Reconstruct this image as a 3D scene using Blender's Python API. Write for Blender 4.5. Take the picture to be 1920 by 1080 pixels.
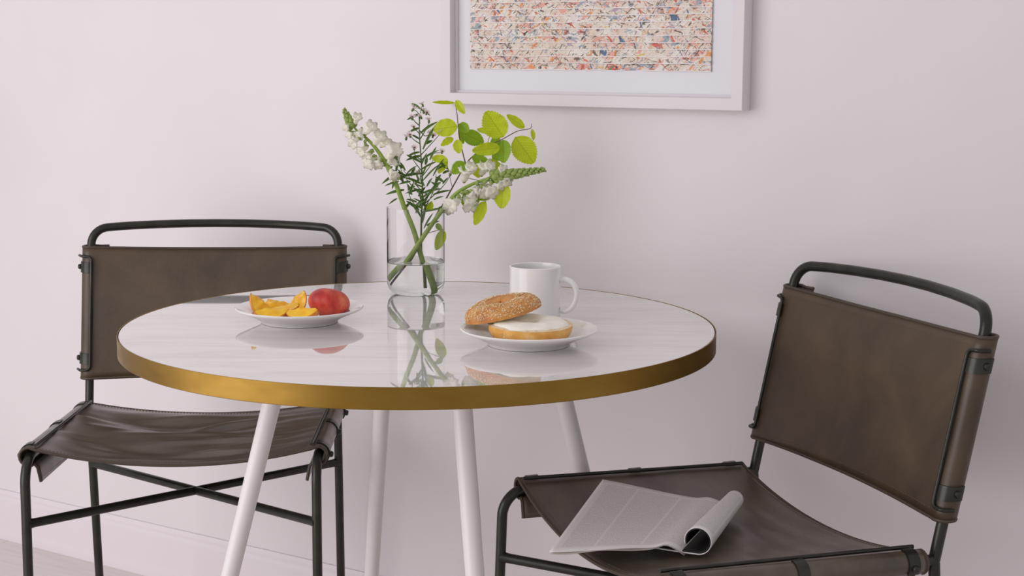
import bpy, bmesh, math, random
import numpy as np
from mathutils import Vector, Matrix, noise
R = math.radians
PI = math.pi
scene = bpy.context.scene
for o in list(bpy.data.objects):
    bpy.data.objects.remove(o)
COL = scene.collection

# ------------------------------------------------------------------ camera
F_PX, PITCH, EYE, ROLL = 2861.07, 0.15168, 1.15009, 0.00412
cam = bpy.data.objects.new('camera', bpy.data.cameras.new('camera'))
COL.objects.link(cam)
cam.data.sensor_width = 36
cam.data.lens = F_PX / 1920 * 36
fw = Vector((0, math.cos(PITCH), -math.sin(PITCH)))
up = Vector((0, math.sin(PITCH), math.cos(PITCH)))
rt = Vector((1, 0, 0))
r2 = rt * math.cos(ROLL) + up * math.sin(ROLL)
u2 = up * math.cos(ROLL) - rt * math.sin(ROLL)
M = Matrix((r2, u2, -fw)).transposed().to_4x4()
M.translation = (0, 0, EYE)
cam.matrix_world = M
cam.data.clip_start = 0.05
scene.camera = cam

# ------------------------------------------------------------------ light
world = bpy.data.worlds.new('world'); scene.world = world
world.use_nodes = True
bg = world.node_tree.nodes['Background']
bg.inputs[0].default_value = (0.90, 0.888, 0.908, 1)
bg.inputs[1].default_value = 0.59


def area(name, loc, aim, sx, sy, watts, col):
    L = bpy.data.lights.new(name, 'AREA'); L.shape = 'RECTANGLE'
    L.size = sx; L.size_y = sy; L.energy = watts; L.color = col
    o = bpy.data.objects.new(name, L); COL.objects.link(o)
    o.location = loc
    o.rotation_euler = (Vector(aim) - Vector(loc)).to_track_quat('-Z', 'Y').to_euler()
    return o


area('window_light', (-2.4, 1.0, 1.25), (0.1, 2.6, 0.85), 2.3, 2.4, 42, (1.0, 0.962, 0.985))
scene.view_settings.view_transform = 'Standard'
scene.view_settings.look = 'None'
scene.view_settings.gamma = 1
scene.view_settings.exposure = 0.08
scene.view_settings.use_curve_mapping = False


# ------------------------------------------------------------------ materials
def s2l(c):
    return tuple(((x / 255) / 12.92 if x / 255 <= .04045 else ((x / 255 + .055) / 1.055) ** 2.4) for x in c) + (1,)


class Mat:
    def __init__(s, name, col=(200, 200, 200), rough=.5, metal=0, **kw):
        s.m = bpy.data.materials.new(name); s.m.use_nodes = True
        s.t = s.m.node_tree; s.b = s.t.nodes['Principled BSDF']
        s.b.inputs['Base Color'].default_value = s2l(col)
        s.b.inputs['Roughness'].default_value = rough
        s.b.inputs['Metallic'].default_value = metal
        for k, v in kw.items():
            s.b.inputs[k.replace('_', ' ')].default_value = v

    def n(s, typ, **kw):
        nd = s.t.nodes.new(typ)
        for k, v in kw.items():
            if k.startswith('i_'):
                nd.inputs[k[2:].replace('_', ' ')].default_value = v
            else:
                setattr(nd, k, v)
        return nd

    def l(s, a, b):
        s.t.links.new(a, b)

    def coord(s, kind='Object', scale=(1, 1, 1), rot=(0, 0, 0)):
        c = s.n('ShaderNodeTexCoord'); m = s.n('ShaderNodeMapping')
        m.inputs['Scale'].default_value = scale
        m.inputs['Rotation'].default_value = rot
        s.l(c.outputs[kind], m.inputs[0]); return m.outputs[0]

    def noise(s, vec, scale, detail=4, rough=.55, dist=0):
        n = s.n('ShaderNodeTexNoise'); n.inputs['Scale'].default_value = scale
        n.inputs['Detail'].default_value = detail; n.inputs['Roughness'].default_value = rough
        n.inputs['Distortion'].default_value = dist
        s.l(vec, n.inputs['Vector']); return n.outputs['Fac']

    def ramp(s, fac, stops, const=False):
        r = s.n('ShaderNodeValToRGB'); e = r.color_ramp.elements
        if const: r.color_ramp.interpolation = 'CONSTANT'
        while len(e) < len(stops): e.new(0.5)
        for el, (p, c) in zip(e, stops):
            el.position = p; el.color = s2l(c) if len(c) == 3 else c
        s.l(fac, r.inputs[0]); return r.outputs[0]

    def bump(s, h, strength=.2, dist=.002, normal=None):
        b = s.n('ShaderNodeBump'); b.inputs['Strength'].default_value = strength
        b.inputs['Distance'].default_value = dist
        s.l(h, b.inputs['Height'])
        if normal is not None: s.l(normal, b.inputs['Normal'])
        s.l(b.outputs[0], s.b.inputs['Normal']); return b.outputs[0]

    def mix(s, f, a, b, mode='MIX'):
        m = s.n('ShaderNodeMix', data_type='RGBA', blend_type=mode)
        for sock, v in ((m.inputs[0], f), (m.inputs[6], a), (m.inputs[7], b)):
            if isinstance(v, (int, float)): sock.default_value = v
            elif isinstance(v, tuple): sock.default_value = v if len(v) == 4 else s2l(v)
            else: s.l(v, sock)
        return m.outputs[2]

    def base(s, c): s.l(c, s.b.inputs['Base Color'])

    def rough(s, c): s.l(c, s.b.inputs['Roughness'])


BW = lambda a, b, lo, hi: [(a, (lo, lo, lo, 1)), (b, (hi, hi, hi, 1))]
m_wall = Mat('wall_paint', (226, 216, 221), .75)
v = m_wall.coord('Object')
m_wall.base(m_wall.ramp(m_wall.noise(v, 1.6, 3), [(.3, (224, 217, 219)), (.7, (231, 224, 226))]))
m_wall.bump(m_wall.noise(v, 60, 6), .08, .002)
m_trim = Mat('trim_paint', (228, 219, 223), .45)
m_trim.bump(m_trim.noise(m_trim.coord(), 40, 4), .05, .001)
m_floor = Mat('pale_wood', (214, 202, 200), .45)
v = m_floor.coord('Object', (2, 26, 26))
m_floor.base(m_floor.ramp(m_floor.noise(v, 3, 6, .6, .4), [(.3, (216, 205, 203)), (.7, (228, 218, 216))]))
m_white = Mat('white_lacquer', (226, 220, 220), .35)
m_white.bump(m_white.noise(m_white.coord(), 90, 3), .03, .001)
m_frame = Mat('painted_frame_wood', (218, 211, 214), .4)
m_frame.bump(m_frame.noise(m_frame.coord('Object', (1, 1, 6)), 60, 3), .04, .001)
m_steel = Mat('dark_green_steel', (62, 62, 54), .3, .55)
v = m_steel.coord()
m_steel.base(m_steel.ramp(m_steel.noise(v, 30, 5), [(.3, (44, 44, 39)), (.75, (62, 61, 54))]))
m_steel.bump(m_steel.noise(v, 140, 3), .12, .001)
m_brass = Mat('satin_brass', (150, 120, 60), .42, .95)
v = m_brass.coord('Object', (1, 1, 3))
m_brass.base(m_brass.ramp(m_brass.noise(v, 9, 5), [(.3, (136, 104, 42)), (.75, (154, 122, 58))]))
m_brass.rough(m_brass.ramp(m_brass.noise(v, 30, 5), BW(.3, .8, .36, .48)))
# marble
m_marble = Mat('polished_white_marble', (214, 208, 206), .035, 0, Coat_Weight=1.0, Coat_Roughness=.015, Coat_IOR=1.5)
v = m_marble.coord('Object', (1.0, 7.0, 1), (0, 0, R(6)))
a = m_marble.noise(v, 3.2, 8, .62, .9)
c1 = m_marble.ramp(a, [(.33, (206, 199, 196)), (.47, (226, 220, 217)), (.62, (234, 228, 225))])
v2 = m_marble.coord('Object', (1.0, 14.0, 1), (0, 0, R(4)))
b_ = m_marble.noise(v2, 5, 8, .7, 1.5)
m_marble.base(m_marble.mix(m_marble.ramp(b_, BW(.5, .75, 0, .4)), c1, (206, 199, 196)))
m_ceramic = Mat('white_ceramic', (241, 238, 237), .12, 0, Coat_Weight=.5, Coat_Roughness=.04)
m_ceramic.bump(m_ceramic.noise(m_ceramic.coord(), 25, 2), .02, .001)


def leather(name, dark, mid, light, streak=(6, 6, 6), gl=.36):
    m = Mat(name, mid, .45)
    v = m.coord('Object', streak)
    m.base(m.ramp(m.noise(v, 1.0, 8, .62, .6), [(.28, dark), (.5, mid), (.78, light)]))
    fine = m.noise(m.coord('Object', (1, 1, 1)), 420, 3)
    cr = m.n('ShaderNodeTexVoronoi', feature='DISTANCE_TO_EDGE'); cr.inputs['Scale'].default_value = 34
    vv = m.coord('Object', (3, 1, 1), (0, 0, R(35)))
    nz = m.n('ShaderNodeTexNoise'); nz.inputs['Scale'].default_value = 6; m.l(vv, nz.inputs['Vector'])
    ad = m.n('ShaderNodeVectorMath', operation='ADD'); m.l(vv, ad.inputs[0]); m.l(nz.outputs['Color'], ad.inputs[1])
    m.l(ad.outputs[0], cr.inputs['Vector'])
    crk = m.ramp(cr.outputs['Distance'], BW(0, .05, 0, 1))
    b1 = m.bump(fine, .12, .0006)
    m.bump(crk, .10, .0008, b1)
    m.rough(m.ramp(m.noise(v, 3, 5), BW(.3, .75, gl, gl + .16)))
    if gl < .3:
        m.b.inputs['Coat Weight'].default_value = .35; m.b.inputs['Coat Roughness'].default_value = .3
    return m


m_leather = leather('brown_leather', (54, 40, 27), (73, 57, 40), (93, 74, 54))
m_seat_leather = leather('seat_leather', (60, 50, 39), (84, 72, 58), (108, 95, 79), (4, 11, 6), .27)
m_piping = Mat('leather_binding', (68, 55, 42), .5)
m_piping.bump(m_piping.noise(m_piping.coord(), 300, 3), .2, .0006)
m_thread = Mat('thread', (104, 90, 74), .8)
m_glass = Mat('clear_glass', (255, 255, 255), 0.0, 0, Transmission_Weight=1.0, IOR=1.38)
m_water = Mat('water', (250, 253, 250), 0.0, 0, Transmission_Weight=1.0, IOR=1.333)
m_coffee = Mat('black_coffee', (38, 24, 18), .06)
m_pane = Mat('picture_glass', (255, 255, 255), 0.0, 0, Transmission_Weight=1.0, IOR=1.2)
m_mat = Mat('mount_board', (226, 224, 229), .8)
m_mat.bump(m_mat.noise(m_mat.coord(), 200, 3), .05, .0005)


# ------------------------------------------------------------------ helpers
def tag(o, label=None, cat=None, group=None, kind=None):
    if label: o['label'] = label
    if cat: o['category'] = cat
    if group: o['group'] = group
    if kind: o['kind'] = kind
    return o


def empty(name, loc, rz=0, label=None, cat=None, group=None):
    o = bpy.data.objects.new(name, None); COL.objects.link(o)
    o.empty_display_size = .05
    o.location = loc; o.rotation_euler = (0, 0, rz)
    return tag(o, label, cat, group)


def link(name, me, mat, parent=None, smooth=True):
    if isinstance(me, bmesh.types.BMesh):
        b = me; me = bpy.data.meshes.new(name); b.to_mesh(me); b.free()
    if smooth:
        me.polygons.foreach_set('use_smooth', [True] * len(me.polygons))
        try: me.set_sharp_from_angle(angle=R(38 if smooth is True else smooth))
        except Exception: pass
    for mm in (mat if isinstance(mat, (list, tuple)) else [mat]):
        me.materials.append(mm.m)
    o = bpy.data.objects.new(name, me); COL.objects.link(o)
    if parent: o.parent = parent
    return o


def grid(bm, rows, closed_u=False, closed_v=False, mi=0, flip=False):
    """rows: list of lists of points"""
    V = [[bm.verts.new(p) for p in r] for r in rows]
    nu, nv = len(V), len(V[0])
    for i in range(nu if closed_u else nu - 1):
        for j in range(nv if closed_v else nv - 1):
            q = [V[i][j], V[(i + 1) % nu][j], V[(i + 1) % nu][(j + 1) % nv], V[i][(j + 1) % nv]]
            if flip: q.reverse()
            if len(set(q)) == 4:
                f = bm.faces.new(q); f.material_index = mi
    return V


def fillet(pts, rads, seg=8):
    out = [Vector(pts[0])]
    for i in range(1, len(pts) - 1):
        a, b, c = Vector(pts[i - 1]), Vector(pts[i]), Vector(pts[i + 1])
        r = rads[i - 1] if isinstance(rads, (list, tuple)) else rads
        u, w = (a - b).normalized(), (c - b).normalized()
        ang = u.angle(w)
        if r <= 0 or ang > PI - .01: out.append(b); continue
        d = min(r / math.tan(ang / 2), (a - b).length * .49, (c - b).length * .49)
        p0, p1 = b + u * d, b + w * d
        for k in range(seg + 1):
            t = k / seg
            # rational quadratic for circular-looking arc
            wgt = math.sin(ang / 2)
            den = (1 - t) ** 2 + 2 * t * (1 - t) * wgt + t * t
            out.append((p0 * (1 - t) ** 2 + b * (2 * t * (1 - t) * wgt) + p1 * t * t) / den)
    out.append(Vector(pts[-1]))
    return out


def smooth_path(pts, n=8):
    """Catmull-Rom through the points"""
    P = [Vector(p) for p in pts]
    P = [P[0] * 2 - P[1]] + P + [P[-1] * 2 - P[-2]]
    out = []
    for i in range(1, len(P) - 2):
        for k in range(n):
            t = k / n
            a, b, c, d = P[i - 1], P[i], P[i + 1], P[i + 2]
            out.append(.5 * ((2 * b) + (c - a) * t + (2 * a - 5 * b + 4 * c - d) * t * t + (3 * b - a - 3 * c + d) * t ** 3))
    out.append(P[-2])
    return out


def tube(bm, pts, r, n=12, caps=True, mi=0):
    P = [Vector(p) for p in pts]
    rr = r if callable(r) else (lambda t: r)
    T = [(P[min(i + 1, len(P) - 1)] - P[max(i - 1, 0)]).normalized() for i in range(len(P))]
    nrm = T[0].orthogonal().normalized()
    rings = []
    for i, p in enumerate(P):
        if i:
            q = T[i - 1].rotation_difference(T[i]); nrm = q @ nrm
        nrm = (nrm - T[i] * nrm.dot(T[i])).normalized()
        bn = T[i].cross(nrm); rad = rr(i / (len(P) - 1))
        rings.append([p + (nrm * math.cos(2 * PI * k / n) + bn * math.sin(2 * PI * k / n)) * rad for k in range(n)])
    V = grid(bm, rings, closed_v=True, mi=mi)
    if caps:
        bm.faces.new(list(reversed(V[0]))).material_index = mi
        bm.faces.new(V[-1]).material_index = mi
    bmesh.ops.recalc_face_normals(bm, faces=bm.faces)


def lathe(bm, prof, n=64, c=(0, 0, 0), wob=None):
    rows = []
    for (r, z) in prof:
        rows.append([Vector((c[0] + r * math.cos(2 * PI * k / n), c[1] + r * math.sin(2 * PI * k / n), c[2] + z)) for k in range(n)])
    if wob: rows = [[wob(p) for p in row] for row in rows]
    V = grid(bm, rows, closed_v=True)
    bmesh.ops.remove_doubles(bm, verts=bm.verts, dist=1e-6)
    bmesh.ops.recalc_face_normals(bm, faces=bm.faces)


def box(bm, a, b, bev=0.0, seg=2, M=None):
    r = bmesh.ops.create_cube(bm, size=1)
    vs = r['verts']
    for v_ in vs:
        v_.co = Vector(((a[0] + b[0]) / 2 + v_.co.x * (b[0] - a[0]), (a[1] + b[1]) / 2 + v_.co.y * (b[1] - a[1]), (a[2] + b[2]) / 2 + v_.co.z * (b[2] - a[2])))
    if bev:
        es = list({e for v_ in vs for e in v_.link_edges})
        g = bmesh.ops.bevel(bm, geom=es, offset=bev, segments=seg, affect='EDGES', profile=.6)
        vs = list({v_ for f in g['faces'] for v_ in f.verts} | {v_ for v_ in vs if v_.is_valid})
    if M is not None:
        for v_ in vs: v_.co = M @ v_.co


def thicken(o, t, off=0):
    md = o.modifiers.new('thickness', 'SOLIDIFY'); md.thickness = t; md.offset = off
    return o


# ------------------------------------------------------------------ setting
WA, WD = 0.56237, 2.76905
wall_rot = -WA                       # wall's own x axis runs along it, own -y faces the room
wall_o = Vector((0, WD, 0))
bm = bmesh.new(); box(bm, (-4.2, 0, 0), (3.2, .12, 2.7))
wall = link('wall_back', bm, m_wall, smooth=False); wall.location = wall_o; wall.rotation_euler = (0, 0, wall_rot)
tag(wall, kind='structure')
# baseboard: plank, cap moulding and shoe
bm = bmesh.new()
prof = [(0, .118), (-.004, .118), (-.006, .1125), (-.0085, .109), (-.0085, .104), (-.0115, .099), (-.0125, .094), (-.0125, .030), (-.014, .022), (-.0165, .014), (-.0165, 0), (0, 0)]
grid(bm, [[Vector((x, y - .0005, z)) for (y, z) in prof] for x in (-4.2, 3.2)])
bmesh.ops.recalc_face_normals(bm, faces=bm.faces)
bb = link('baseboard_back', bm, m_trim, smooth=25); bb.location = wall_o; bb.rotation_euler = (0, 0, wall_rot)
tag(bb, kind='structure')
bm = bmesh.new(); box(bm, (-4.2, -4.5, -.10), (3.2, .12, -.012))
floor = link('floor', bm, m_floor, smooth=False); floor.location = wall_o; floor.rotation_euler = (0, 0, wall_rot)
tag(floor, kind='structure')
rnd = random.Random(4)
pw, pl = .135, 1.25
plank_mesh = None
for j in range(33):
    off = rnd.uniform(0, pl)
    for i in range(-1, 6):
        x0 = -4.2 + off + i * pl
        a0, a1 = max(x0, -4.2), min(x0 + pl, 3.2)
        if a1 - a0 < .1: continue
        full = abs((a1 - a0) - pl) < 1e-6
        if full and plank_mesh:
            o = bpy.data.objects.new('plank', plank_mesh); COL.objects.link(o); o.parent = floor
        else:
            bm = bmesh.new(); box(bm, (0, -pw + .0012, -.0119), (a1 - a0 - .0012, 0, 0), .0012, 1)
            o = link('plank', bm, m_floor, floor, smooth=False)
            if full: plank_mesh = o.data
        o.location = (a0, -j * pw, 0)

# ------------------------------------------------------------------ framed artwork on the wall
pic = empty('picture_frame', wall_o, wall_rot, 'white box-framed abstract of multicoloured paper strips hanging on the wall', 'picture')
FX0, FX1, FZ0, FZ1, FD, FWD = -.135, .461, 1.061, 1.80, .032, .0205
bm = bmesh.new()
rect = lambda x0, x1, z0, z1, y: [Vector((x0, y, z0)), Vector((x1, y, z0)), Vector((x1, y, z1)), Vector((x0, y, z1))]
w = FWD
rows = [rect(FX0, FX1, FZ0, FZ1, -.0005), rect(FX0, FX1, FZ0, FZ1, -FD + .001), rect(FX0 + .001, FX1 - .001, FZ0 + .001, FZ1 - .001, -FD),
        rect(FX0 + w - .0008, FX1 - w + .0008, FZ0 + w - .0008, FZ1 - w + .0008, -FD), rect(FX0 + w, FX1 - w, FZ0 + w, FZ1 - w, -FD + .001),
        rect(FX0 + w, FX1 - w, FZ0 + w, FZ1 - w, -.006)]
grid(bm, rows, closed_v=True)
bmesh.ops.recalc_face_normals(bm, faces=bm.faces)
link('frame', bm, m_frame, pic, smooth=False)
bm = bmesh.new(); box(bm, (FX0 + w, -.010, FZ0 + w), (FX1 - w, -.004, FZ1 - w)); link('mount_board', bm, m_mat, pic, smooth=False)
bm = bmesh.new()
m4 = w + .004
rows = [rect(FX0 + w, FX1 - w, FZ0 + w, FZ1 - w, -.0165), rect(FX0 + m4, FX1 - m4, FZ0 + m4, FZ1 - m4, -.0165), rect(FX0 + m4, FX1 - m4, FZ0 + m4, FZ1 - m4, -.0101)]
grid(bm, rows, closed_v=True); bmesh.ops.recalc_face_normals(bm, faces=bm.faces)
link('spacer', bm, m_frame, pic, smooth=False)

# the artwork paint: cream paper crossed by splashes of colour
m_art = Mat('splashed_paint', (225, 205, 195), .6)
v = m_art.coord('UV')
oi = m_art.n('ShaderNodeObjectInfo')
sh = m_art.n('ShaderNodeVectorMath', operation='MULTIPLY_ADD')
cmb = m_art.n('ShaderNodeCombineXYZ'); m_art.l(oi.outputs['Random'], cmb.inputs[0]); m_art.l(oi.outputs['Random'], cmb.inputs[2])
sh.inputs[1].default_value = (.03, 0, .05)
m_art.l(cmb.outputs[0], sh.inputs[0]); m_art.l(v, sh.inputs[2]); v = sh.outputs[0]


def stretched(vec, sc, rot):
    mp = m_art.n('ShaderNodeMapping', vector_type='TEXTURE'); mp.inputs['Scale'].default_value = tuple(1 / q for q in sc); mp.inputs['Rotation'].default_value = (0, 0, rot)
    m_art.l(vec, mp.inputs[0]); return mp.outputs[0]


def vec_noise(vec, scale, amt):
    nz = m_art.n('ShaderNodeTexNoise'); nz.inputs['Scale'].default_value = scale; nz.inputs['Detail'].default_value = 3; m_art.l(vec, nz.inputs['Vector'])
    q = m_art.n('ShaderNodeVectorMath', operation='MULTIPLY_ADD'); q.inputs[1].default_value = (amt, amt, amt)
    m_art.l(nz.outputs['Color'], q.inputs[0]); m_art.l(vec, q.inputs[2]); return q.outputs[0]


col = m_art.ramp(m_art.noise(v, 26, 5, .7, .5), [(.32, (196, 178, 160)), (.42, (226, 200, 190)), (.5, (216, 204, 188)), (.58, (230, 222, 214)), (.7, (204, 184, 190))])
warped = vec_noise(v, 45, .010)
for i, (c_, sc, rt_, th, str_) in enumerate([
        ((222, 160, 146), 26, .5, .575, (1, 2.2, 1)), ((206, 84, 60), 30, -.7, .62, (1, 3.0, 1)), ((222, 142, 70), 28, .9, .62, (1, 2.4, 1)),
        ((210, 184, 96), 34, .3, .645, (1, 2.4, 1)), ((52, 96, 140), 28, -.9, .645, (1, 3.4, 1)), ((150, 166, 178), 30, .2, .60, (1, 1.6, 1)),
        ((176, 150, 176), 30, .1, .64, (1, 2, 1)), ((120, 124, 92), 38, 1.2, .66, (2.4, 1, 1)), ((190, 50, 42), 50, .6, .69, (1, 2.6, 1)),
        ((104, 84, 72), 60, -.4, .60, (1, 4.0, 1)), ((92, 76, 66), 54, 1.0, .605, (1, 5.0, 1)), ((38, 34, 34), 50, .7, .635, (1, 4, 1))]):
    vv = stretched(warped, str_, rt_)
    mp = m_art.n('ShaderNodeVectorMath', operation='ADD'); mp.inputs[1].default_value = (i * 3.7, i * 1.3, 0); m_art.l(vv, mp.inputs[0])
    f = m_art.ramp(m_art.noise(mp.outputs[0], sc, 4, .6, .9), BW(th, th + .02, 0, .92))
    col = m_art.mix(f, col, c_)
# fine scribbled ink
nn = m_art.noise(stretched(warped, (1, .5, 1), .4), 130, 2, .5, 2.5)
ln = m_art.ramp(nn, [(.485, (0, 0, 0, 1)), (.498, (1, 1, 1, 1)), (.502, (1, 1, 1, 1)), (.515, (0, 0, 0, 1))])
area_f = m_art.ramp(m_art.noise(v, 18, 3), BW(.5, .6, 0, .8))
mm_ = m_art.n('ShaderNodeMath', operation='MULTIPLY'); m_art.l(ln, mm_.inputs[0]); m_art.l(area_f, mm_.inputs[1])
col = m_art.mix(mm_.outputs[0], col, (66, 52, 50))
m_art.base(col)
m_edge = Mat('white_paper_edge', (238, 234, 234), .8)
rnd = random.Random(11)
AX0, AX1, AZ0 = -.083, .395, 1.124
sh_h = .0117
for k in range(47):
    z0 = AZ0 + k * sh_h
    bm = bmesh.new()
    uv = bm.loops.layers.uv.new('UVMap')
    n = 24
    jit = [rnd.uniform(-.0007, .0007) for _ in range(n + 1)]
    tl = rnd.uniform(.0006, .0018)
    rows = []
    hh = sh_h + rnd.uniform(.0002, .0012)
    for (dz, y) in ((0, -.0102), (0, -.0126 - tl), (.0012, -.0130 - tl), (hh, -.0118), (hh, -.0102)):
        rows.append([Vector((AX0 + (AX1 - AX0) * i / n, y, z0 + dz + jit[i] * (1 if dz < .005 else .3))) for i in range(n + 1)])
    grid(bm, rows)
    for f in bm.faces:
        zc = f.calc_center_median().z - z0
        f.material_index = 0 if zc > .0012 else 1
        for lp in f.loops: lp[uv].uv = (lp.vert.co.x, lp.vert.co.z)
    bmesh.ops.recalc_face_normals(bm, faces=bm.faces)
    link('paper_strip', bm, [m_art, m_edge], pic, smooth=False)
# ------------------------------------------------------------------ bistro table
TX, TY, TR, TZ = -.13772, 2.25311, .44072, .75
table = empty('bistro_table', (TX, TY, 0), 0, 'round white marble table with brass rim and four splayed white legs', 'table')
bm = bmesh.new()
lathe(bm, [(0, .7235), (.4380, .7235), (.4388, .7245), (.4388, .7490), (.4380, TZ), (0, TZ)], 160)
link('marble_top', bm, m_marble, table, smooth=30)
bm = bmesh.new()
lathe(bm, [(.4396, .7490), (.4396, TZ), (.4399, TZ + .0004), (TR - .0003, TZ + .0004), (TR, TZ), (TR, .7225), (TR - .0006, .7218), (.4300, .7218), (.4300, .7233), (.4396, .7233), (.4396, .749)], 160)
link('brass_rim', bm, m_brass, table, smooth=30)
LA = -.45722
for k in range(4):
    an = LA + k * PI / 2 - 3 * PI / 4
    d = Vector((math.cos(an), math.sin(an), 0))
    top, bot = d * .2060 + Vector((0, 0, .718)), d * .3915 + Vector((0, 0, .008))
    bm = bmesh.new(); tube(bm, [bot, bot.lerp(top, .5), top], lambda t: .0118 + .0022 * t, 24)
    leg = link('leg', bm, m_white, table)
    bm = bmesh.new(); lathe(bm, [(0, .7216), (.034, .7216), (.034, .7186), (.033, .7176), (0, .7176)], 32, (d.x * .205, d.y * .205, 0))
    link('mounting_plate', bm, m_white, leg)
    bm = bmesh.new(); lathe(bm, [(0, 0), (.0125, 0), (.0135, .002), (.0135, .009), (.0115, .014), (0, .014)], 24, (bot.x, bot.y, 0))
    link('foot_cap', bm, m_white, leg)

# ------------------------------------------------------------------ leather sling chairs
W2, D2 = .2348, .21798
HS, HSR, LEAN, HT, RS, FS = .49905, .48422, .08683, .81809, .03933, .01729
ZLB, ZLT = .5410, .7845
RT, RR = .0080, .0152          # tube radius, leather roll radius


def rail_z(y): return HS + (HSR - HS) * (y + D2) / (2 * D2)
def post_y(z): return D2 + LEAN * (z - HSR) / .4


def make_chair(loc, rz, label, ripple, seed, sag, sag_back):
    ch = empty('sling_chair', (loc[0], loc[1], 0), rz, label, 'chair', None)
    rnd = random.Random(seed)
    # back frame: both upper posts and the arched handle in one bent tube
    pts = [(-W2, post_y(HSR - .012), HSR - .012), (-W2, post_y(HT - .01), HT + .000)]
    top = []
    for i in range(1, 8):
        t = i / 8; s = 4 * t * (1 - t)
        top.append((-W2 + 2 * W2 * t, post_y(HT) + .034 * s, HT + .006 * s + .001))
    pts2 = [(W2, post_y(HT - .01), HT), (W2, post_y(HSR - .012), HSR - .012)]
    path = fillet(pts + top + pts2, [.034] + [.3] * 7 + [.034], 8)
    bm = bmesh.new(); tube(bm, path, RT, 16); link('back_frame', bm, m_steel, ch)
    for s in (-1, 1):
        # front leg runs up and bends back into the seat rail
        pts = [(s * W2, -D2 - FS, .006), (s * W2, -D2, HS), (s * W2, D2, HSR)]
        bm = bmesh.new(); tube(bm, fillet(pts, .042, 12), RT, 16); fl = link('leg', bm, m_steel, ch)
        bm = bmesh.new(); tube(bm, [(s * W2, D2 + RS, .006), (s * W2, D2 + RS * .5, HSR * .5), (s * W2, D2, HSR - .004)], RT, 16); rl = link('leg', bm, m_steel, ch)
        for (y, par) in ((-D2 - FS, fl), (D2 + RS, rl)):
            bm = bmesh.new(); lathe(bm, [(0, 0), (.009, 0), (.0098, .0015), (.0098, .009), (.0082, .011), (0, .011)], 20, (s * W2, y, 0))
            link('foot_cap', bm, m_steel, par)
    # crossed stretchers
    zf, zr = .3935, .3732
    yf = -D2 - FS * (HS - zf) / HS; yr = D2 + RS * (HSR - zr) / HSR
    for s in (-1, 1):
        bm = bmesh.new()
        a_, b_2 = Vector((s * W2, yf, zf)), Vector((-s * W2, yr, zr))
        tube(bm, [a_, a_.lerp(b_2, .02), a_.lerp(b_2, .98), b_2], lambda t: RT * (.95 if .1 < t < .9 else 1.2), 16)
        link('stretcher', bm, m_steel, ch)

    # ---- leather sling helper: cross-section given in (across, out) about the two tubes
    def section(sg, flap):
        """list of (x, h): h measured from tube centre towards the sitter"""
        L = []
        for k in range(4): L.append((-W2 + flap[0] - (flap[0] - .012) * k / 4, flap[1] + (-.010 - flap[1]) * k / 4))
        for k in range(13):
            a = R(-55) - R(215) * k / 12
            L.append((-W2 + RR * math.cos(a), RR * math.sin(a)))
        n = 40; x0, x1 = -W2, W2
        Rm = [(-x, h) for x, h in reversed(L)]
        for i in range(1, n):
            t = i / n; x = x0 + (x1 - x0) * t
            s_ = 4 * t * (1 - t)
            edge = min(1, min(t, 1 - t) / .05)
            L.append((x, RR - sg * s_ ** .9 - .0012 * (1 - edge)))
        return L + Rm

    # seat
    y0, y1 = -D2 + .026, D2 - .022
    rows = []
    ns = 40
    for j in range(ns + 1):
        t = j / ns; y = y0 + (y1 - y0) * t; zr_ = rail_z(y)
        sg = sag * (1 - .12 * math.sin(PI * t)) * (1 - .25 * t)
        row = []
        sec = section(sg, (.018, -.042))
        for i, (x, h) in enumerate(sec):
            z = h
            if 17 <= i < len(sec) - 17:
                u_ = (x + W2) / (2 * W2)
                win = math.sin(PI * u_) ** .7 * math.sin(PI * t) ** .5
                f1 = noise.noise(Vector((u_ * 1.6 + seed * 5, t * 6.0 + .7 * math.sin(u_ * 3), seed)))
                f2 = noise.noise(Vector((u_ * 2.8 + 7, t * 13 + seed, 3 + seed)))
                z += ripple * win * (f1 * .8 + f2 * .3)
                for (tk, sl, wd_, u0, am) in ((.16, .02, .030, .60, .8), (.34, .16, .036, .66, 1.0), (.50, .10, .030, .55, -.8), (.66, .16, .040, .62, 1.0), (.82, .05, .035, .5, .7), (.28, -.12, .040, .22, .6), (.58, -.20, .045, .2, .6)):
                    z += ripple * .42 * am * math.exp(-((t - tk - sl * (u_ - .5)) / wd_) ** 2) * math.exp(-((u_ - u0) / .24) ** 2)
            dip = .004 * math.cos(2 * PI * t) * 0
            row.append(Vector((x, y, zr_ + z + dip)))
        rows.append(row)
    bm = bmesh.new(); grid(bm, rows); bmesh.ops.recalc_face_normals(bm, faces=bm.faces)
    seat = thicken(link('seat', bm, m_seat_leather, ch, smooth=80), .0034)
    for r_ in (rows[0], rows[-1]):
        bm = bmesh.new(); tube(bm, r_, .0027, 8); link('piping', bm, m_piping, seat)
    bm = bmesh.new()
    for jr, step in ((1, 1), (ns - 1, -1)):
        r_ = rows[jr]
        for a_, b_2 in zip(r_[17:-18], r_[18:-17]):
            nd = max(1, int((b_2 - a_).length / .0042))
            for q in range(nd):
                p0, p1 = a_.lerp(b_2, (q + .15) / nd), a_.lerp(b_2, (q + .7) / nd)
                up_ = Vector((0, 0, .0020))
                tube(bm, [p0 + up_, p1 + up_], .00045, 4)
    tag(link('stitching', bm, m_thread, seat), kind='stuff')
    # backrest
    rows = []
    nb = 20
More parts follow.
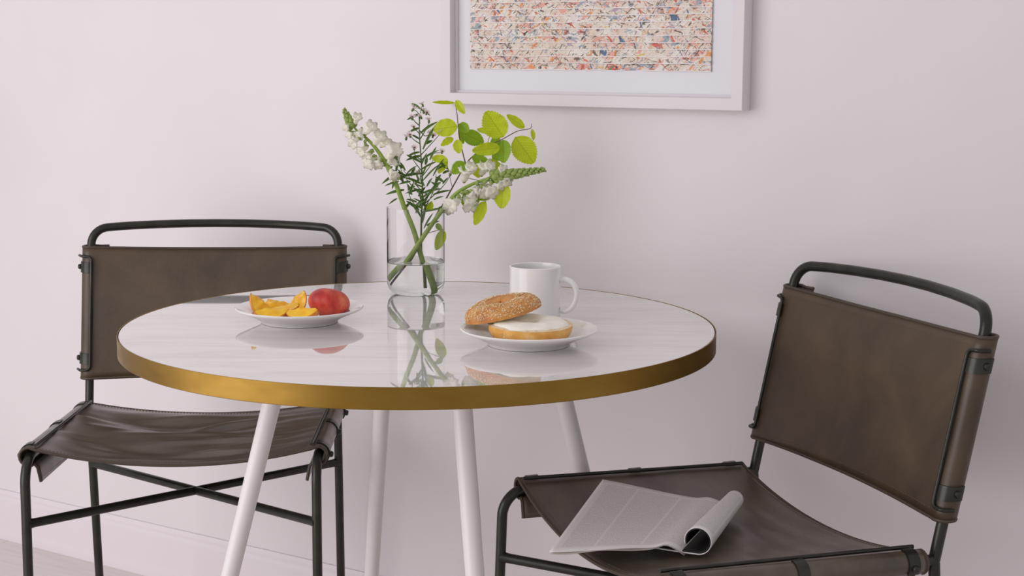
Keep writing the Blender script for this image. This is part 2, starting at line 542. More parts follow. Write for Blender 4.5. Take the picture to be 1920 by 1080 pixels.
    for j in range(nb + 1):
        t = j / nb; z = ZLB + (ZLT - ZLB) * t
        sg = sag_back * (.8 + .2 * math.cos(2 * PI * t))
        row = []
        for i, (x, h) in enumerate(section(sg, (.030, -.017))):
            u_ = (x + W2) / (2 * W2)
            dz = -.0035 * 4 * max(0, u_) * max(0, (1 - u_)) * (1 if t > .5 else -1) * abs(2 * t - 1)
            dd = .0012 * noise.noise(Vector((u_ * 4 + seed, t * 3, seed))) if 17 <= i < 17 + 40 else 0
            row.append(Vector((x, post_y(z) - h - dd, z + dz + LEAN * .2 * (h - RR) * 0)))
        rows.append(row)
    bm = bmesh.new(); grid(bm, rows); bmesh.ops.recalc_face_normals(bm, faces=bm.faces)
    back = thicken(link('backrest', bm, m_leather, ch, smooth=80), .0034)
    for r_ in (rows[0], rows[-1]):
        bm = bmesh.new(); tube(bm, r_, .0028, 8); link('piping', bm, m_piping, back)
    bm = bmesh.new()
    for jr in (1, nb - 1):
        r_ = rows[jr]
        for a_, b_2 in zip(r_[17:-18], r_[18:-17]):
            nd = max(1, int((b_2 - a_).length / .0042))
            for q in range(nd):
                p0, p1 = a_.lerp(b_2, (q + .15) / nd), a_.lerp(b_2, (q + .7) / nd)
                up_ = Vector((0, -.0020, 0))
                tube(bm, [p0 + up_, p1 + up_], .00045, 4)
    tag(link('stitching', bm, m_thread, back), kind='stuff')

    # ---- clamp rods, metal straps and screws
    def strap(center, axis_is_y, s, a0, a1, wd, parent):
        """curved metal strap round the outer side of the leather roll; angles in the (outward, sitter) plane"""
        ro, ri = RR + .0042, RR + .0020
        bm = bmesh.new(); sect = []
        n_ = 12
        for k in range(n_ + 1):
            a = a0 + (a1 - a0) * k / n_
            sect.append((math.cos(a), math.sin(a)))
        rows_ = []
        for (rad, off) in ((ri, -wd / 2), (ro, -wd / 2), (ro, wd / 2), (ri, wd / 2)):
            row = []
            for (co, si) in sect:
                if axis_is_y: row.append(Vector((center[0] + s * rad * co, center[1] + off, center[2] + rad * si)))
                else:
                    zz = center[2] + off
                    row.append(Vector((center[0] + s * rad * co, post_y(zz) - rad * si, zz)))
            rows_.append(row)
        V = grid(bm, rows_, closed_u=True)
        bm.faces.new([V[i][0] for i in range(4)]); bm.faces.new([V[i][-1] for i in range(4)])
        bmesh.ops.recalc_face_normals(bm, faces=bm.faces)
        return link('metal_strap', bm, m_steel, parent, smooth=30)

    def screw(p, d, parent):
        d = Vector(d).normalized(); p = Vector(p)
        bm = bmesh.new(); tube(bm, [p, p + d * .0022, p + d * .0042, p + d * .0052], lambda t: .0052 if t < .5 else (.0044 if t < .9 else .0025), 14)
        return link('screw', bm, m_steel, parent, smooth=30)

    for s in (-1, 1):
        # backrest rod
        zt, zb = ZLT - .017, ZLB + .017
        xi = W2 - .0045
        def bp(x, h, z): return (s * x, post_y(z) - h, z)
        h0 = RR + .0048
        pts = [bp(W2 + .0215, RR * .25, zt + .001), bp(W2 + .013, h0 - .001, zt + .001), bp(xi, h0, zt), bp(xi, h0, zb), bp(W2 + .013, h0 - .001, zb - .001), bp(W2 + .0215, RR * .25, zb - .001)]
        bm = bmesh.new(); tube(bm, fillet(pts, [.008, .008, .008, .008], 6), .0026, 10)
        rod = link('clamp_rod', bm, m_steel, back)
        for zc in (zt - .020, zb + .020):
            st = strap((s * W2, 0, zc), False, s, R(100), R(-25), .020, back)
            a = R(8); screw((s * (W2 + (RR + .004) * math.cos(a)), post_y(zc) - (RR + .004) * math.sin(a), zc), (s * math.cos(a), -math.sin(a), 0), back)
        # seat rod
        ya, yb = y0 + .004, y1 - .006
        xs = W2 - .010; hz = RR + .0030
        pts = [(s * xs, ya, rail_z(ya) + hz), (s * xs, (ya + yb) / 2, rail_z((ya + yb) / 2) + hz), (s * xs, yb, rail_z(yb) + hz)]
        bm = bmesh.new(); tube(bm, pts, .0028, 10); link('clamp_rod', bm, m_steel, seat)
        for yc in (ya + .018, (ya + yb) / 2 + .004, yb - .016):
            st = strap((s * W2, yc, rail_z(yc)), True, s, R(98), R(-40), .017, seat)
            a = R(-8); screw((s * (W2 + (RR + .004) * math.cos(a)), yc, rail_z(yc) + (RR + .004) * math.sin(a)), (s * math.cos(a), 0, math.sin(a)), seat)
    return ch


chair_a = make_chair((-.55949, 2.61986), .03463, 'brown leather and dark steel sling chair behind the table, its seat empty', .0240, 1, .031, .012)
chair_b = make_chair((.27707, 2.10103), -1.19280, 'brown leather and dark steel sling chair turned sideways with a magazine on its seat', .0045, 2, .046, .012)
chair_a['group'] = chair_b['group'] = 'leather sling chairs at the table'

# ------------------------------------------------------------------ magazine on the near chair's seat
m_page = Mat('printed_page', (192, 184, 180), .75)
uvn = m_page.n('ShaderNodeUVMap')
sep = m_page.n('ShaderNodeSeparateXYZ'); m_page.l(uvn.outputs[0], sep.inputs[0])


def mth(m, op, a, b=None):
    nd = m.n('ShaderNodeMath', operation=op)
    for i_, q in enumerate((a, b)):
        if q is None: continue
        if isinstance(q, (int, float)): nd.inputs[i_].default_value = q
        else: m.l(q, nd.inputs[i_])
    return nd.outputs[0]


# u = metres across the page, v = metres along the spine
lines = mth(m_page, 'PINGPONG', mth(m_page, 'MULTIPLY', sep.outputs[1], 1.0), .0016)
lines = mth(m_page, 'GREATER_THAN', lines, .00075)
colm = mth(m_page, 'PINGPONG', mth(m_page, 'ADD', sep.outputs[0], .006), .032)
colm = mth(m_page, 'GREATER_THAN', colm, .0018)
mp = m_page.n('ShaderNodeMapping'); mp.inputs['Scale'].default_value = (1, .35, 1); m_page.l(uvn.outputs[0], mp.inputs[0])
wrd = m_page.ramp(m_page.noise(mp.outputs[0], 800, 2, .6), BW(.42, .52, 0, 1))
mar = mth(m_page, 'MULTIPLY', mth(m_page, 'GREATER_THAN', sep.outputs[1], .014), mth(m_page, 'LESS_THAN', sep.outputs[1], .246))
mar2 = mth(m_page, 'MULTIPLY', mth(m_page, 'GREATER_THAN', sep.outputs[0], .012), mth(m_page, 'LESS_THAN', sep.outputs[0], .19))
tx = mth(m_page, 'MULTIPLY', mth(m_page, 'MULTIPLY', lines, colm), mth(m_page, 'MULTIPLY', wrd, mth(m_page, 'MULTIPLY', mar, mar2)))
m_page.base(m_page.mix(mth(m_page, 'MULTIPLY', tx, .42), (232, 226, 225), (104, 98, 96)))
m_paper = Mat('paper_edges', (190, 180, 172), .8)
m_roll_shade = Mat('roll_shade_paper', (22, 20, 19), .7)  # near-black colour paints in the shade inside the rolled pages
mag = empty('magazine', (.2337, 1.9795, .4870), 0, 'open grey printed magazine with one side rolled up, lying on the leather seat', 'magazine')
# corner points measured on the seat, relative to the near end of the spine
S0 = Vector((0, 0, 0)); S1 = Vector((.0850, .2050, .003))
L0 = Vector((-.1829, -.0367, .013)); L1 = Vector((-.0941, .2781, .0225))


def mag_sheet(name, prof_a, prof_b, mat, th, parent, n=24, uvs=True):
    bm = bmesh.new(); uv = bm.loops.layers.uv.new('UVMap')
    rows = []
    for j in range(n + 1):
        t = j / n; rows.append([a_.lerp(b_2, t) for a_, b_2 in zip(prof_a, prof_b)])
    V = grid(bm, rows)
    acc = [0]
    for a_, b_2 in zip(prof_a[:-1], prof_a[1:]): acc.append(acc[-1] + (b_2 - a_).length)
    idx = {}
    for j, r_ in enumerate(V):
        for i, v_ in enumerate(r_): idx[v_] = (acc[i], .26 * j / n)
    for f in bm.faces:
        for lp in f.loops: lp[uv].uv = idx[lp.vert]
    o = link(name, bm, mat, parent, smooth=80)
    return thicken(o, th)


def left_profile(P0, P1, hump, endlift):
    out = []
    for i in range(33):
        t = i / 32
        p = P0.lerp(P1, t)
        h = hump * math.sin(PI * min(1, t * 1.0)) ** 1.2 * t + endlift * math.exp(-((t - .86) / .07) ** 2)
        if t > .93: h -= .005 * ((t - .93) / .07) ** 1.5
        out.append(p + Vector((0, 0, h)))
    return out


pa = left_profile(L0, S0 + Vector((0, 0, .004)), .007, .006)
pb = left_profile(L1, S1 + Vector((0, 0, .006)), -.004, .004)
mag_sheet('left_pages', pa, pb, m_page, .0016, mag)
pa2 = [p - Vector((0, 0, .0022 + .0012 * math.sin(i * .4))) for i, p in enumerate(pa)]
pb2 = [p - Vector((0, 0, .0022)) for i, p in enumerate(pb)]
mag_sheet('under_pages', pa2, pb2, m_paper, .0014, mag)
ax = (S1 - S0).normalized(); hor = Vector((ax.y, -ax.x, 0)).normalized()


def roll_profile(S, rr, lay, back):
    """from the spine up the left side, over the top, down the right and back beneath the left page"""
    out = []
    c = S + hor * rr * 1.0 + Vector((0, 0, rr + .0005))
    r_ = rr - lay
    for k in range(29):
        a = R(200) - R(290) * k / 28
        out.append(c + hor * r_ * math.cos(a) + Vector((0, 0, r_ * math.sin(a))))
    e = out[-1]
    for k in range(1, 11):
        t = k / 10
        out.append(e + (-hor) * back * t + Vector((0, 0, .003 * t * t)))
    return out


ra, rb = .0185, .0125
mag_sheet('rolled_pages', roll_profile(S0, ra, 0, .105), roll_profile(S1, rb, 0, .10), m_page, .0013, mag)
mag_sheet('inner_pages', roll_profile(S0, ra, .0019, .095), roll_profile(S1, rb, .0019, .095), m_roll_shade, .0010, mag)

# ------------------------------------------------------------------ plates
def plate(loc, label, name='plate'):
    bm = bmesh.new()
    prof = [(0, .0035), (.045, .0035), (.0515, .0030), (.0540, 0.0002), (.0575, 0.0002), (.0590, .0035), (.066, .0075), (.080, .0138), (.0935, .0195), (.0958, .0212),
            (.0963, .0228), (.0952, .0238), (.0935, .0235), (.080, .0182), (.066, .0122), (.0600, .0092), (.055, .0078), (.045, .0072), (.020, .0070), (0, .0070)]
    lathe(bm, prof, 96)
    o = link('plate', bm, m_ceramic, smooth=50); o.location = loc
    return tag(o, label, 'plate', 'white plates on the table')


PL = Vector((-.3206, 2.272, TZ + .0002)); PR = Vector((.0238, 2.098, TZ + .0002))
plate(PL, 'round white plate holding peach slices, left side of the table')
plate(PR, 'round white plate holding the bagel, front right of the table')

# ------------------------------------------------------------------ mug of coffee
MX, MY = .0352, 2.285
mug = empty('mug', (MX, MY, TZ + .0003), 0, 'white coffee mug standing behind the bagel plate', 'mug')
bm = bmesh.new()
h = .0850; r = .0388
lathe(bm, [(0, .0015), (r - .006, .0015), (r - .005, 0), (r - .002, 0), (r - .0003, .0025), (r, .006), (r, h - .004), (r + .0005, h - .001), (r - .0008, h), (r - .0026, h - .0008), (r - .0034, h - .006), (r - .0036, .010), (r - .008, .005), (0, .005)], 72)
link('body', bm, m_ceramic, mug, smooth=50)
bm = bmesh.new(); lathe(bm, [(0, h - .012), (r - .0042, h - .012), (r - .0036, h - .0116)], 64); link('coffee', bm, m_coffee, mug)
bm = bmesh.new()
hp = smooth_path([(r - .001, -.004, .064), (r + .008, -.004, .0655), (r + .0185, -.005, .0600), (r + .0245, -.005, .048), (r + .0225, -.005, .032), (r + .0145, -.005, .0205), (r + .006, -.004, .0170), (r - .001, -.004, .0190)], 8)
tube(bm, hp, .0042, 14)
for v_ in bm.verts: v_.co.y = -.0045 + (v_.co.y + .0045) * 1.45
o = link('handle', bm, m_ceramic, mug); o.rotation_euler = (0, 0, R(-8))

# ------------------------------------------------------------------ vase with water
VX, VY, VR = -.1623, 2.551, .0487
vase = empty('glass_vase', (VX, VY, TZ + .0003), 0, 'clear cylindrical glass vase half filled with water at the back of the table', 'vase')
VH = .1465
bm = bmesh.new(); g = .0008
lathe(bm, [(0, .0012), (VR - .022, .0006), (VR - .017, .0), (VR - .0135, .0008), (VR - .007, .004), (VR - .002, .0105), (VR, .019), (VR, VH - .002), (VR - g * .25, VH), (VR - g * .75, VH), (VR - g, VH - .002),
           (VR - g, .019), (VR - g - .0025, .0125), (VR - .0105, .0085), (VR - .020, .0068), (0, .0064)], 96)
body = link('body', bm, m_glass, vase, smooth=60)
WZ = .0535
bm = bmesh.new(); e = .0003
lathe(bm, [(0, .0064 - e), (VR - .020, .0068 - e), (VR - .0105 + e, .0085 - e), (VR - g - .0025 + e, .0125 - e), (VR - g + e, .019), (VR - g + e, WZ + .0012), (VR - g - .0008, WZ + .0003), (VR - g - .0035, WZ), (0, WZ)], 96)
link('water', bm, m_water, vase, smooth=60)

# ------------------------------------------------------------------ cut flowers (offsets from the vase foot, metres: x right, y away, z up)
K = VY / F_PX


def fp(u, v_, dy=0.0):
    """a measured point of the bouquet -> metres, standing dy behind the vase axis"""
    X, Y = (u - 960) / F_PX, (v_ - 540) / F_PX
    X, Y = X * math.cos(ROLL) + Y * math.sin(ROLL), -X * math.sin(ROLL) + Y * math.cos(ROLL)
    d = Vector((X, math.cos(PITCH) - Y * math.sin(PITCH), -math.sin(PITCH) - Y * math.cos(PITCH)))
    return Vector((0, 0, EYE)) + d * ((VY + dy) / d.y) - Vector((VX, VY, TZ))


def plant_mat(name, a_, b_2, sc=60, rough=.5, sub=0.0, trans=0.0):
    m = Mat(name, a_, rough)
    m.base(m.ramp(m.noise(m.coord('Object'), sc, 4), [(.3, a_), (.7, b_2)]))
    if trans:
        out = m.t.nodes['Material Output']; tr = m.n('ShaderNodeBsdfTranslucent'); mx = m.n('ShaderNodeMixShader'); mx.inputs[0].default_value = trans
        tr.inputs[0].default_value = s2l(b_2)
        m.l(m.b.outputs[0], mx.inputs[1]); m.l(tr.outputs[0], mx.inputs[2]); m.l(mx.outputs[0], out.inputs[0])
    return m


m_stem = plant_mat('green_stem', (118, 146, 50), (150, 172, 74))
m_stem_dark = plant_mat('dark_green_stem', (70, 96, 40), (98, 122, 52))
m_twig = plant_mat('brown_twig', (84, 62, 50), (112, 84, 62))
m_petal = plant_mat('white_petal', (248, 244, 228), (255, 253, 244), 40, .6, trans=.35)
m_bud = plant_mat('green_bud', (112, 138, 54), (160, 176, 96), 120)
m_narrow = plant_mat('narrow_leaf', (62, 92, 36), (92, 120, 46), trans=.15)
m_aster = plant_mat('pale_pink_petal', (232, 214, 214), (244, 232, 230), 60, .6, trans=.2)
m_eye = Mat('brown_eye', (120, 70, 54), .8)


def leaf_mat(name, a_, b_2):
    m = plant_mat(name, a_, b_2, 30, .5)
    # side veins slanting from the midrib, on the unit leaf
    c = m.n('ShaderNodeTexCoord'); s_ = m.n('ShaderNodeSeparateXYZ'); m.l(c.outputs['Generated'], s_.inputs[0])
    ax_ = mth(m, 'ABSOLUTE', mth(m, 'SUBTRACT', s_.outputs[0], .5))
    ph = mth(m, 'SUBTRACT', mth(m, 'MULTIPLY', s_.outputs[2], 10.0), mth(m, 'MULTIPLY', ax_, 7.0))
    w_ = mth(m, 'PINGPONG', ph, .5)
    ve = m.ramp(w_, BW(.0, .12, 1, 0))
    mid = m.ramp(ax_, BW(.01, .03, 1, 0))
    vn = mth(m, 'MAXIMUM', ve, mid)
    basec = m.b.inputs['Base Color'].links[0].from_socket
    m.base(m.mix(mth(m, 'MULTIPLY', vn, .6), basec, tuple(int(x * .72) for x in a_)))
    m.bump(vn, .3, .0006)
    out = m.t.nodes['Material Output']; tr = m.n('ShaderNodeBsdfTranslucent'); mx = m.n('ShaderNodeMixShader'); mx.inputs[0].default_value = .38
    tr.inputs[0].default_value = s2l(b_2)
    m.l(m.b.outputs[0], mx.inputs[1]); m.l(tr.outputs[0], mx.inputs[2]); m.l(mx.outputs[0], out.inputs[0])
    return m


m_leaf_y = leaf_mat('yellow_green_leaf', (176, 198, 10), (206, 222, 40))
m_leaf_g = leaf_mat('fresh_green_leaf', (112, 156, 20), (156, 192, 36))


def unit_leaf(curl, seed):
    """serrated leaf one unit long along +z, half a unit wide each way along x, face towards -y"""
    rnd = random.Random(seed)
    bm = bmesh.new(); rows = []
    n = 28
    for i in range(n + 1):
        t = i / n
        wdt = .5 * (math.sin(PI * t ** .85) ** .62) if 0 < t < 1 else 0.002
        if 0 < i < n: wdt *= 1 + (.07 if i % 2 else -.05)
        row = []
        for j in range(-4, 5):
            u_ = j / 4
            x = wdt * u_
            y = -.10 * abs(u_) * wdt * 2 + curl * (t - .3) ** 2 + .02 * math.sin(t * 20 + j) * abs(u_)
            row.append(Vector((x, y, t + (.02 * abs(u_) if i % 2 else 0))))
        rows.append(row)
    grid(bm, rows); me = bpy.data.meshes.new('leaf'); bm.to_mesh(me); bm.free()
    me.polygons.foreach_set('use_smooth', [True] * len(me.polygons))
    return me


leaf_meshes = {}
for nm_, mt_ in (('y', m_leaf_y), ('g', m_leaf_g)):
    for q in range(2):
        me = unit_leaf((.12, -.14)[q], q); me.materials.append(mt_.m); leaf_meshes[nm_, q] = me


def put_leaf(parent, a_, b_2, wid, kind, q, tilt, name='leaf'):
    o = bpy.data.objects.new(name, leaf_meshes[kind, q]); COL.objects.link(o); o.parent = parent
    z = (b_2 - a_); Ln = z.length; z.normalize()
    y = Vector((math.sin(tilt), math.cos(tilt), -.15)); x = y.cross(z).normalized(); y = z.cross(x)
    Mx = Matrix((x * wid, y * Ln, z * Ln)).transposed().to_4x4(); Mx.translation = a_
    o.matrix_local = Mx
    return o


base_loc = (VX, VY, TZ)
# -- leafy branch
br = empty('leafy_branch', base_loc, 0, 'brown twig with broad yellow-green serrated leaves reaching right from the vase', 'branch')
bm = bmesh.new()
main = smooth_path([fp(743, 532, .0), fp(770, 490, .0), fp(800, 440, .004), fp(824, 395, .01), fp(848, 352, .012), fp(873, 307, .012)], 6)
tube(bm, main, lambda t: .0016 - .0005 * t, 8)
tube(bm, smooth_path([fp(873, 307, .012), fp(866, 280, .008), fp(861, 255, .005), fp(857, 215, .0), fp(854, 193, .0)], 5), lambda t: .001 - .0004 * t, 7)
tube(bm, smooth_path([fp(873, 307, .012), fp(890, 290, .01), fp(915, 274, .0), fp(942, 261, -.005), fp(970, 246, .0), fp(994, 241, .0), fp(997, 232, .0)], 5), lambda t: .0011 - .0006 * t, 7)
tube(bm, smooth_path([fp(912, 276, .0), fp(916, 262, .0), fp(921, 246, .0)], 4), .0005, 6)
tube(bm, smooth_path([fp(800, 440, .004), fp(812, 436, .0), fp(832, 430, -.004)], 4), .0006, 6)
tube(bm, smooth_path([fp(866, 330, .012), fp(895, 338, .012), fp(925, 340, .01), fp(945, 340, .01)], 4), .0006, 6)
tube(bm, smooth_path([fp(925, 340, .01), fp(915, 360, .01), fp(911, 377, .01)], 4), .0005, 6)
tube(bm, smooth_path([fp(848, 352, .012), fp(842, 325, .02), fp(837, 300, .02)], 4), .0005, 6)
link('twig', bm, m_twig, br)
LEAVES = [  # base u v, tip u v, width px, kind
    (858, 237, 812, 243, 30, 'y'), (944, 257, 911, 208, 42, 'y'), (966, 257, 1001, 306, 41, 'y'), (983, 240, 949, 215, 15, 'y'), (944, 262, 944, 305, 28, 'g'),
    (938, 277, 885, 283, 22, 'y'), (868, 249, 907, 268, 26, 'g'), (861, 232, 879, 249, 18, 'g'), (850, 259, 827, 273, 13, 'y'), (857, 262, 862, 288, 17, 'y'),
    (840, 300, 809, 296, 14, 'y'), (838, 299, 822, 325, 14, 'y'), (872, 305, 848, 325, 22, 'g'), (884, 294, 917, 306, 17, 'g'), (886, 303, 898, 334, 15, 'y'),
    (914, 299, 945, 318, 13, 'y'), (944, 341, 940, 391, 31, 'y'), (911, 377, 892, 421, 21, 'y'), (898, 362, 866, 383, 30, 'g'), (925, 350, 900, 374, 22, 'g'),
    (855, 188, 871, 213, 13, 'y'), (853, 193, 811, 192, 6, 'y'), (997, 242, 1001, 263, 8, 'y'), (938, 260, 920, 272, 16, 'g'), (832, 431, 818, 470, 17, 'y'),
    (818, 421, 829, 433, 10, 'g'), (802, 395, 810, 379, 12, 'y'), (918, 247, 895, 243, 10, 'y'), (866, 236, 868, 270, 12, 'g'), (926, 285, 938, 300, 18, 'g')]
rnd = random.Random(21)
for i, (a, b, c, d, wpx, kd) in enumerate(LEAVES):
    dy = rnd.uniform(-.012, .016)
    if a < 850 and b > 370: dy = -.004
    put_leaf(br, fp(a, b, dy), fp(c, d, dy + rnd.uniform(-.012, .012)), wpx * K * 1.12, kd, i % 2, rnd.uniform(-.45, .45))

# -- snapdragons
def floret_mesh(seed=0):
    """tubular snapdragon flower: pouched tube opening into ruffled upper and lower lips"""
    bm = bmesh.new()
    prof = [(.06, 0), (.16, .08), (.24, .22), (.27, .40), (.30, .55), (.36, .66), (.46, .74), (.54, .80), (.56, .84)]
    n = 30; rows = []
    for i, (r_, z) in enumerate(prof):
        t = i / (len(prof) - 1); row = []
        for k in range(n):
            a_ = 2 * PI * k / n
            lobe = 1 + t ** 2 * (.10 * math.cos(5 * a_ + .6) + .07 * math.sin(11 * a_ + seed))
            up_ = math.cos(a_ - PI / 2)
            zz = z + t ** 2 * (.16 * up_ + .07 * math.sin(5 * a_ + seed) + .05 * math.cos(9 * a_))
            row.append(Vector((r_ * lobe * math.cos(a_), r_ * lobe * math.sin(a_) - .10 * t, zz)))
        rows.append(row)
    # the palate closes the throat
    for i, (r_, z) in enumerate([(.42, .84), (.30, .82), (.18, .86), (.06, .88), (.01, .86)]):
        rows.append([Vector((r_ * math.cos(2 * PI * k / n), r_ * math.sin(2 * PI * k / n) - .10, z + .06 * math.sin(4 * PI * k / n + seed))) for k in range(n)])
    grid(bm, rows, closed_v=True)
    for v_ in bm.verts:
        v_.co += Vector((1, 1, 1)) * .05 * noise.noise(v_.co * 3 + Vector((seed, 0, 0)))
    bmesh.ops.recalc_face_normals(bm, faces=bm.faces)
    me = bpy.data.meshes.new('floret'); bm.to_mesh(me); bm.free()
    me.polygons.foreach_set('use_smooth', [True] * len(me.polygons)); me.materials.append(m_petal.m)
    return me


def bud_mesh():
    bm = bmesh.new()
    rows = []
    for i in range(9):
        t = i / 8; rr_ = .34 * math.sin(PI * t ** .8) + .001
        rows.append([Vector((rr_ * math.cos(a_), rr_ * math.sin(a_) * (1 + .1 * math.sin(3 * a_)), t)) for a_ in [2 * PI * k / 8 for k in range(8)]])
    grid(bm, rows, closed_v=True)
    me = bpy.data.meshes.new('bud'); bm.to_mesh(me); bm.free()
    me.polygons.foreach_set('use_smooth', [True] * len(me.polygons)); me.materials.append(m_bud.m)
    return me


FMS, BM = [floret_mesh(q) for q in range(3)], bud_mesh()


def put(parent, me, name, p, direction, size, face=Vector((0, -1, 0)), fat=1.0):
    o = bpy.data.objects.new(name, me); COL.objects.link(o); o.parent = parent
    z = Vector(direction).normalized(); y = -(face - z * face.dot(z)).normalized(); x = y.cross(z)
    Mx = Matrix((x * size * fat, y * size * fat, z * size)).transposed().to_4x4(); Mx.translation = p
    o.matrix_local = Mx; return o


def snapdragon(label, stem_pts, rad, florets, tip_a, tip_b, nb, seed, tipw):
    rnd = random.Random(seed)
    root = empty('snapdragon', base_loc, 0, label, 'flower', 'snapdragons in the vase')
    bm = bmesh.new(); path = smooth_path(stem_pts, 6)
    tube(bm, path, rad, 12)
    # leaf nodes on the stem
    link('stem', bm, m_stem, root)
    for (u, v_, du, dv, s_) in florets:
        dy = rnd.uniform(-.008, .006)
        p = fp(u - du * .5, v_ - dv * .5, dy); q = fp(u + du, v_ + dv, dy - .006)
        o = put(root, FMS[rnd.randrange(3)], 'floret', p, q - p + Vector((0, -.003, 0)), s_ * K * 1.25, fat=.85)
        bm = bmesh.new()
        c_ = put(root, BM, 'sepal', p - (q - p).normalized() * .003, q - p, s_ * K * .42, fat=1.0)
    for k in range(nb):
        t = (k + .5) / nb
        p = tip_a.lerp(tip_b, t)
        ax_ = (tip_b - tip_a).normalized()
        side = Vector((-ax_.z, 0, ax_.x))
        a_ = k * 2.4
        off = side * math.cos(a_) + Vector((0, 1, 0)) * math.sin(a_)
        sz = tipw * (1.15 - .75 * t)
        put(root, BM, 'bud', p + off * sz * .10, (ax_ * .9 + off * .75), sz, fat=1.1)
    return root


sd1 = snapdragon('white snapdragon spike leaning left out of the vase', [fp(808, 543, .0), fp(792, 490, .004), fp(776, 435, .002), fp(762, 400, .0), fp(748, 360, -.004), fp(735, 328, -.004), fp(712, 288, -.004), fp(690, 262, -.004), fp(665, 240, -.004), fp(648, 212, -.004)],
                 lambda t: .0046 - .0008 * t / .6 if t < .6 else .0038 - .0030 * (t - .6) / .4,
                 [(668, 226, 4, -14, 17), (690, 245, 10, -14, 22), (706, 266, 7, -13, 24), (731, 292, 9, -13, 28), (727, 306, 10, -8, 24), (660, 250, -9, 5, 14), (668, 262, -8, 9, 18), (684, 278, -10, 8, 18),
                  (694, 286, -8, 9, 18), (700, 298, -9, 10, 22), (718, 272, 6, -6, 18), (676, 246, -4, 10, 18), (712, 298, -4, 12, 20), (734, 322, 6, 8, 18), (652, 236, -6, 6, 12)],
                 fp(664, 242, -.004), fp(645, 206, -.004), 26, 3, .0125)
sd2 = snapdragon('white snapdragon spike bending low to the right, green at its tip', [fp(735, 524, -.006), fp(762, 492, -.006), fp(792, 448, -.006), fp(822, 405, -.006), fp(850, 368, -.008), fp(880, 348, -.01), (fp(925, 332, -.012)), fp(975, 324, -.012), fp(1018, 318, -.012)],
                 lambda t: .0045 - .0011 * t / .5 if t < .5 else .0034 - .0024 * (t - .5) / .5,
                 [(872, 332, 4, -18, 28), (880, 322, 4, -12, 20), (905, 322, 5, -14, 24), (912, 318, 7, -8, 20), (858, 376, -7, 5, 26), (852, 385, -8, 4, 22), (873, 372, 6, 8, 26), (880, 366, 12, 0, 18), (905, 348, 5, 9, 24),
                  (916, 350, 4, 6, 22), (935, 338, 6, 8, 20), (945, 334, 8, 6, 18), (938, 322, 5, -6, 16), (895, 352, -6, 9, 18)],
                 fp(918, 333, -.012), fp(1020, 318, -.012), 60, 5, .0150)
rnd = random.Random(8)
for k in range(14):
    t = k / 13; c_ = fp(850 + 80 * t, 368 - 36 * t, -.012)
    put(sd2, BM, 'bud', c_, Vector((rnd.uniform(.2, 1), rnd.uniform(-.6, .2), rnd.uniform(-.9, 1))), .011, fat=.9)
for k in range(16):
    t = k / 15; c_ = fp(744 - 84 * t, 335 - 92 * t, -.006)
    put(sd1, BM, 'bud', c_, Vector((rnd.uniform(-1, .6), rnd.uniform(-.7, .2), rnd.uniform(-.5, 1))), .0095, fat=.9)

# -- thin-leaved aster stem
def blade(bm, p, d, L, wd, droop, side):
    """thin curved narrow leaf, folded along its middle"""
    n = 9; rows = []
    d = Vector(d).normalized(); sd = d.cross(Vector((0, 1, 0)) if side else Vector((.3, .8, .1))).normalized()
    for i in range(n + 1):
        t = i / n
        c = p + d * L * t + Vector((0, 0, -droop * t * t * L))
        w_ = wd * (math.sin(PI * min(.98, .12 + t * .86)) ** .8)
        rows.append([c - sd * w_ / 2, c + Vector((0, w_ * .25, 0)), c + sd * w_ / 2])
    grid(bm, rows)


ast = empty('aster_stem', base_loc, 0, 'upright thin-leaved stem with tiny pale pink flowers in the middle of the vase', 'flower')
bm = bmesh.new()
tube(bm, smooth_path([fp(792, 535, .010), fp(790, 480, .010), fp(790, 420, .008), fp(792, 350, .004), fp(789, 290, .002), fp(786, 240, .0), (fp(790, 200, .0))], 6), lambda t: .0021 - .0014 * t, 9)
sidestems = [((792, 370), (758, 330), (744, 294)), ((792, 360), (770, 335), (755, 318)), ((790, 345), (786, 318), (782, 330)), ((793, 385), (830, 350), (845, 328)), ((790, 300), (812, 288), (829, 286)),
             ((788, 292), (810, 268), (826, 250)), ((788, 270), (776, 262), (769, 254)), ((788, 252), (780, 244), (777, 240)), ((787, 262), (800, 240), (805, 226)), ((787, 236), (778, 228), (774, 222)),
             ((787, 232), (784, 212), (774, 205)), ((789, 300), (778, 290), (777, 279)), ((791, 400), (770, 372), (762, 340)), ((793, 395), (812, 360), (818, 326)), ((792, 330), (806, 312), (812, 300)), ((790, 320), (775, 300), (770, 288)), ((787, 245), (797, 255), (808, 250))]
for a_, b_2, c_ in sidestems:
    dy = rnd.uniform(-.01, .01)
    tube(bm, smooth_path([fp(*a_, .004), fp(*b_2, dy * .5), fp(*c_, dy)], 5), lambda t: .0010 - .0005 * t, 6)
link('stem', bm, m_stem_dark, ast)


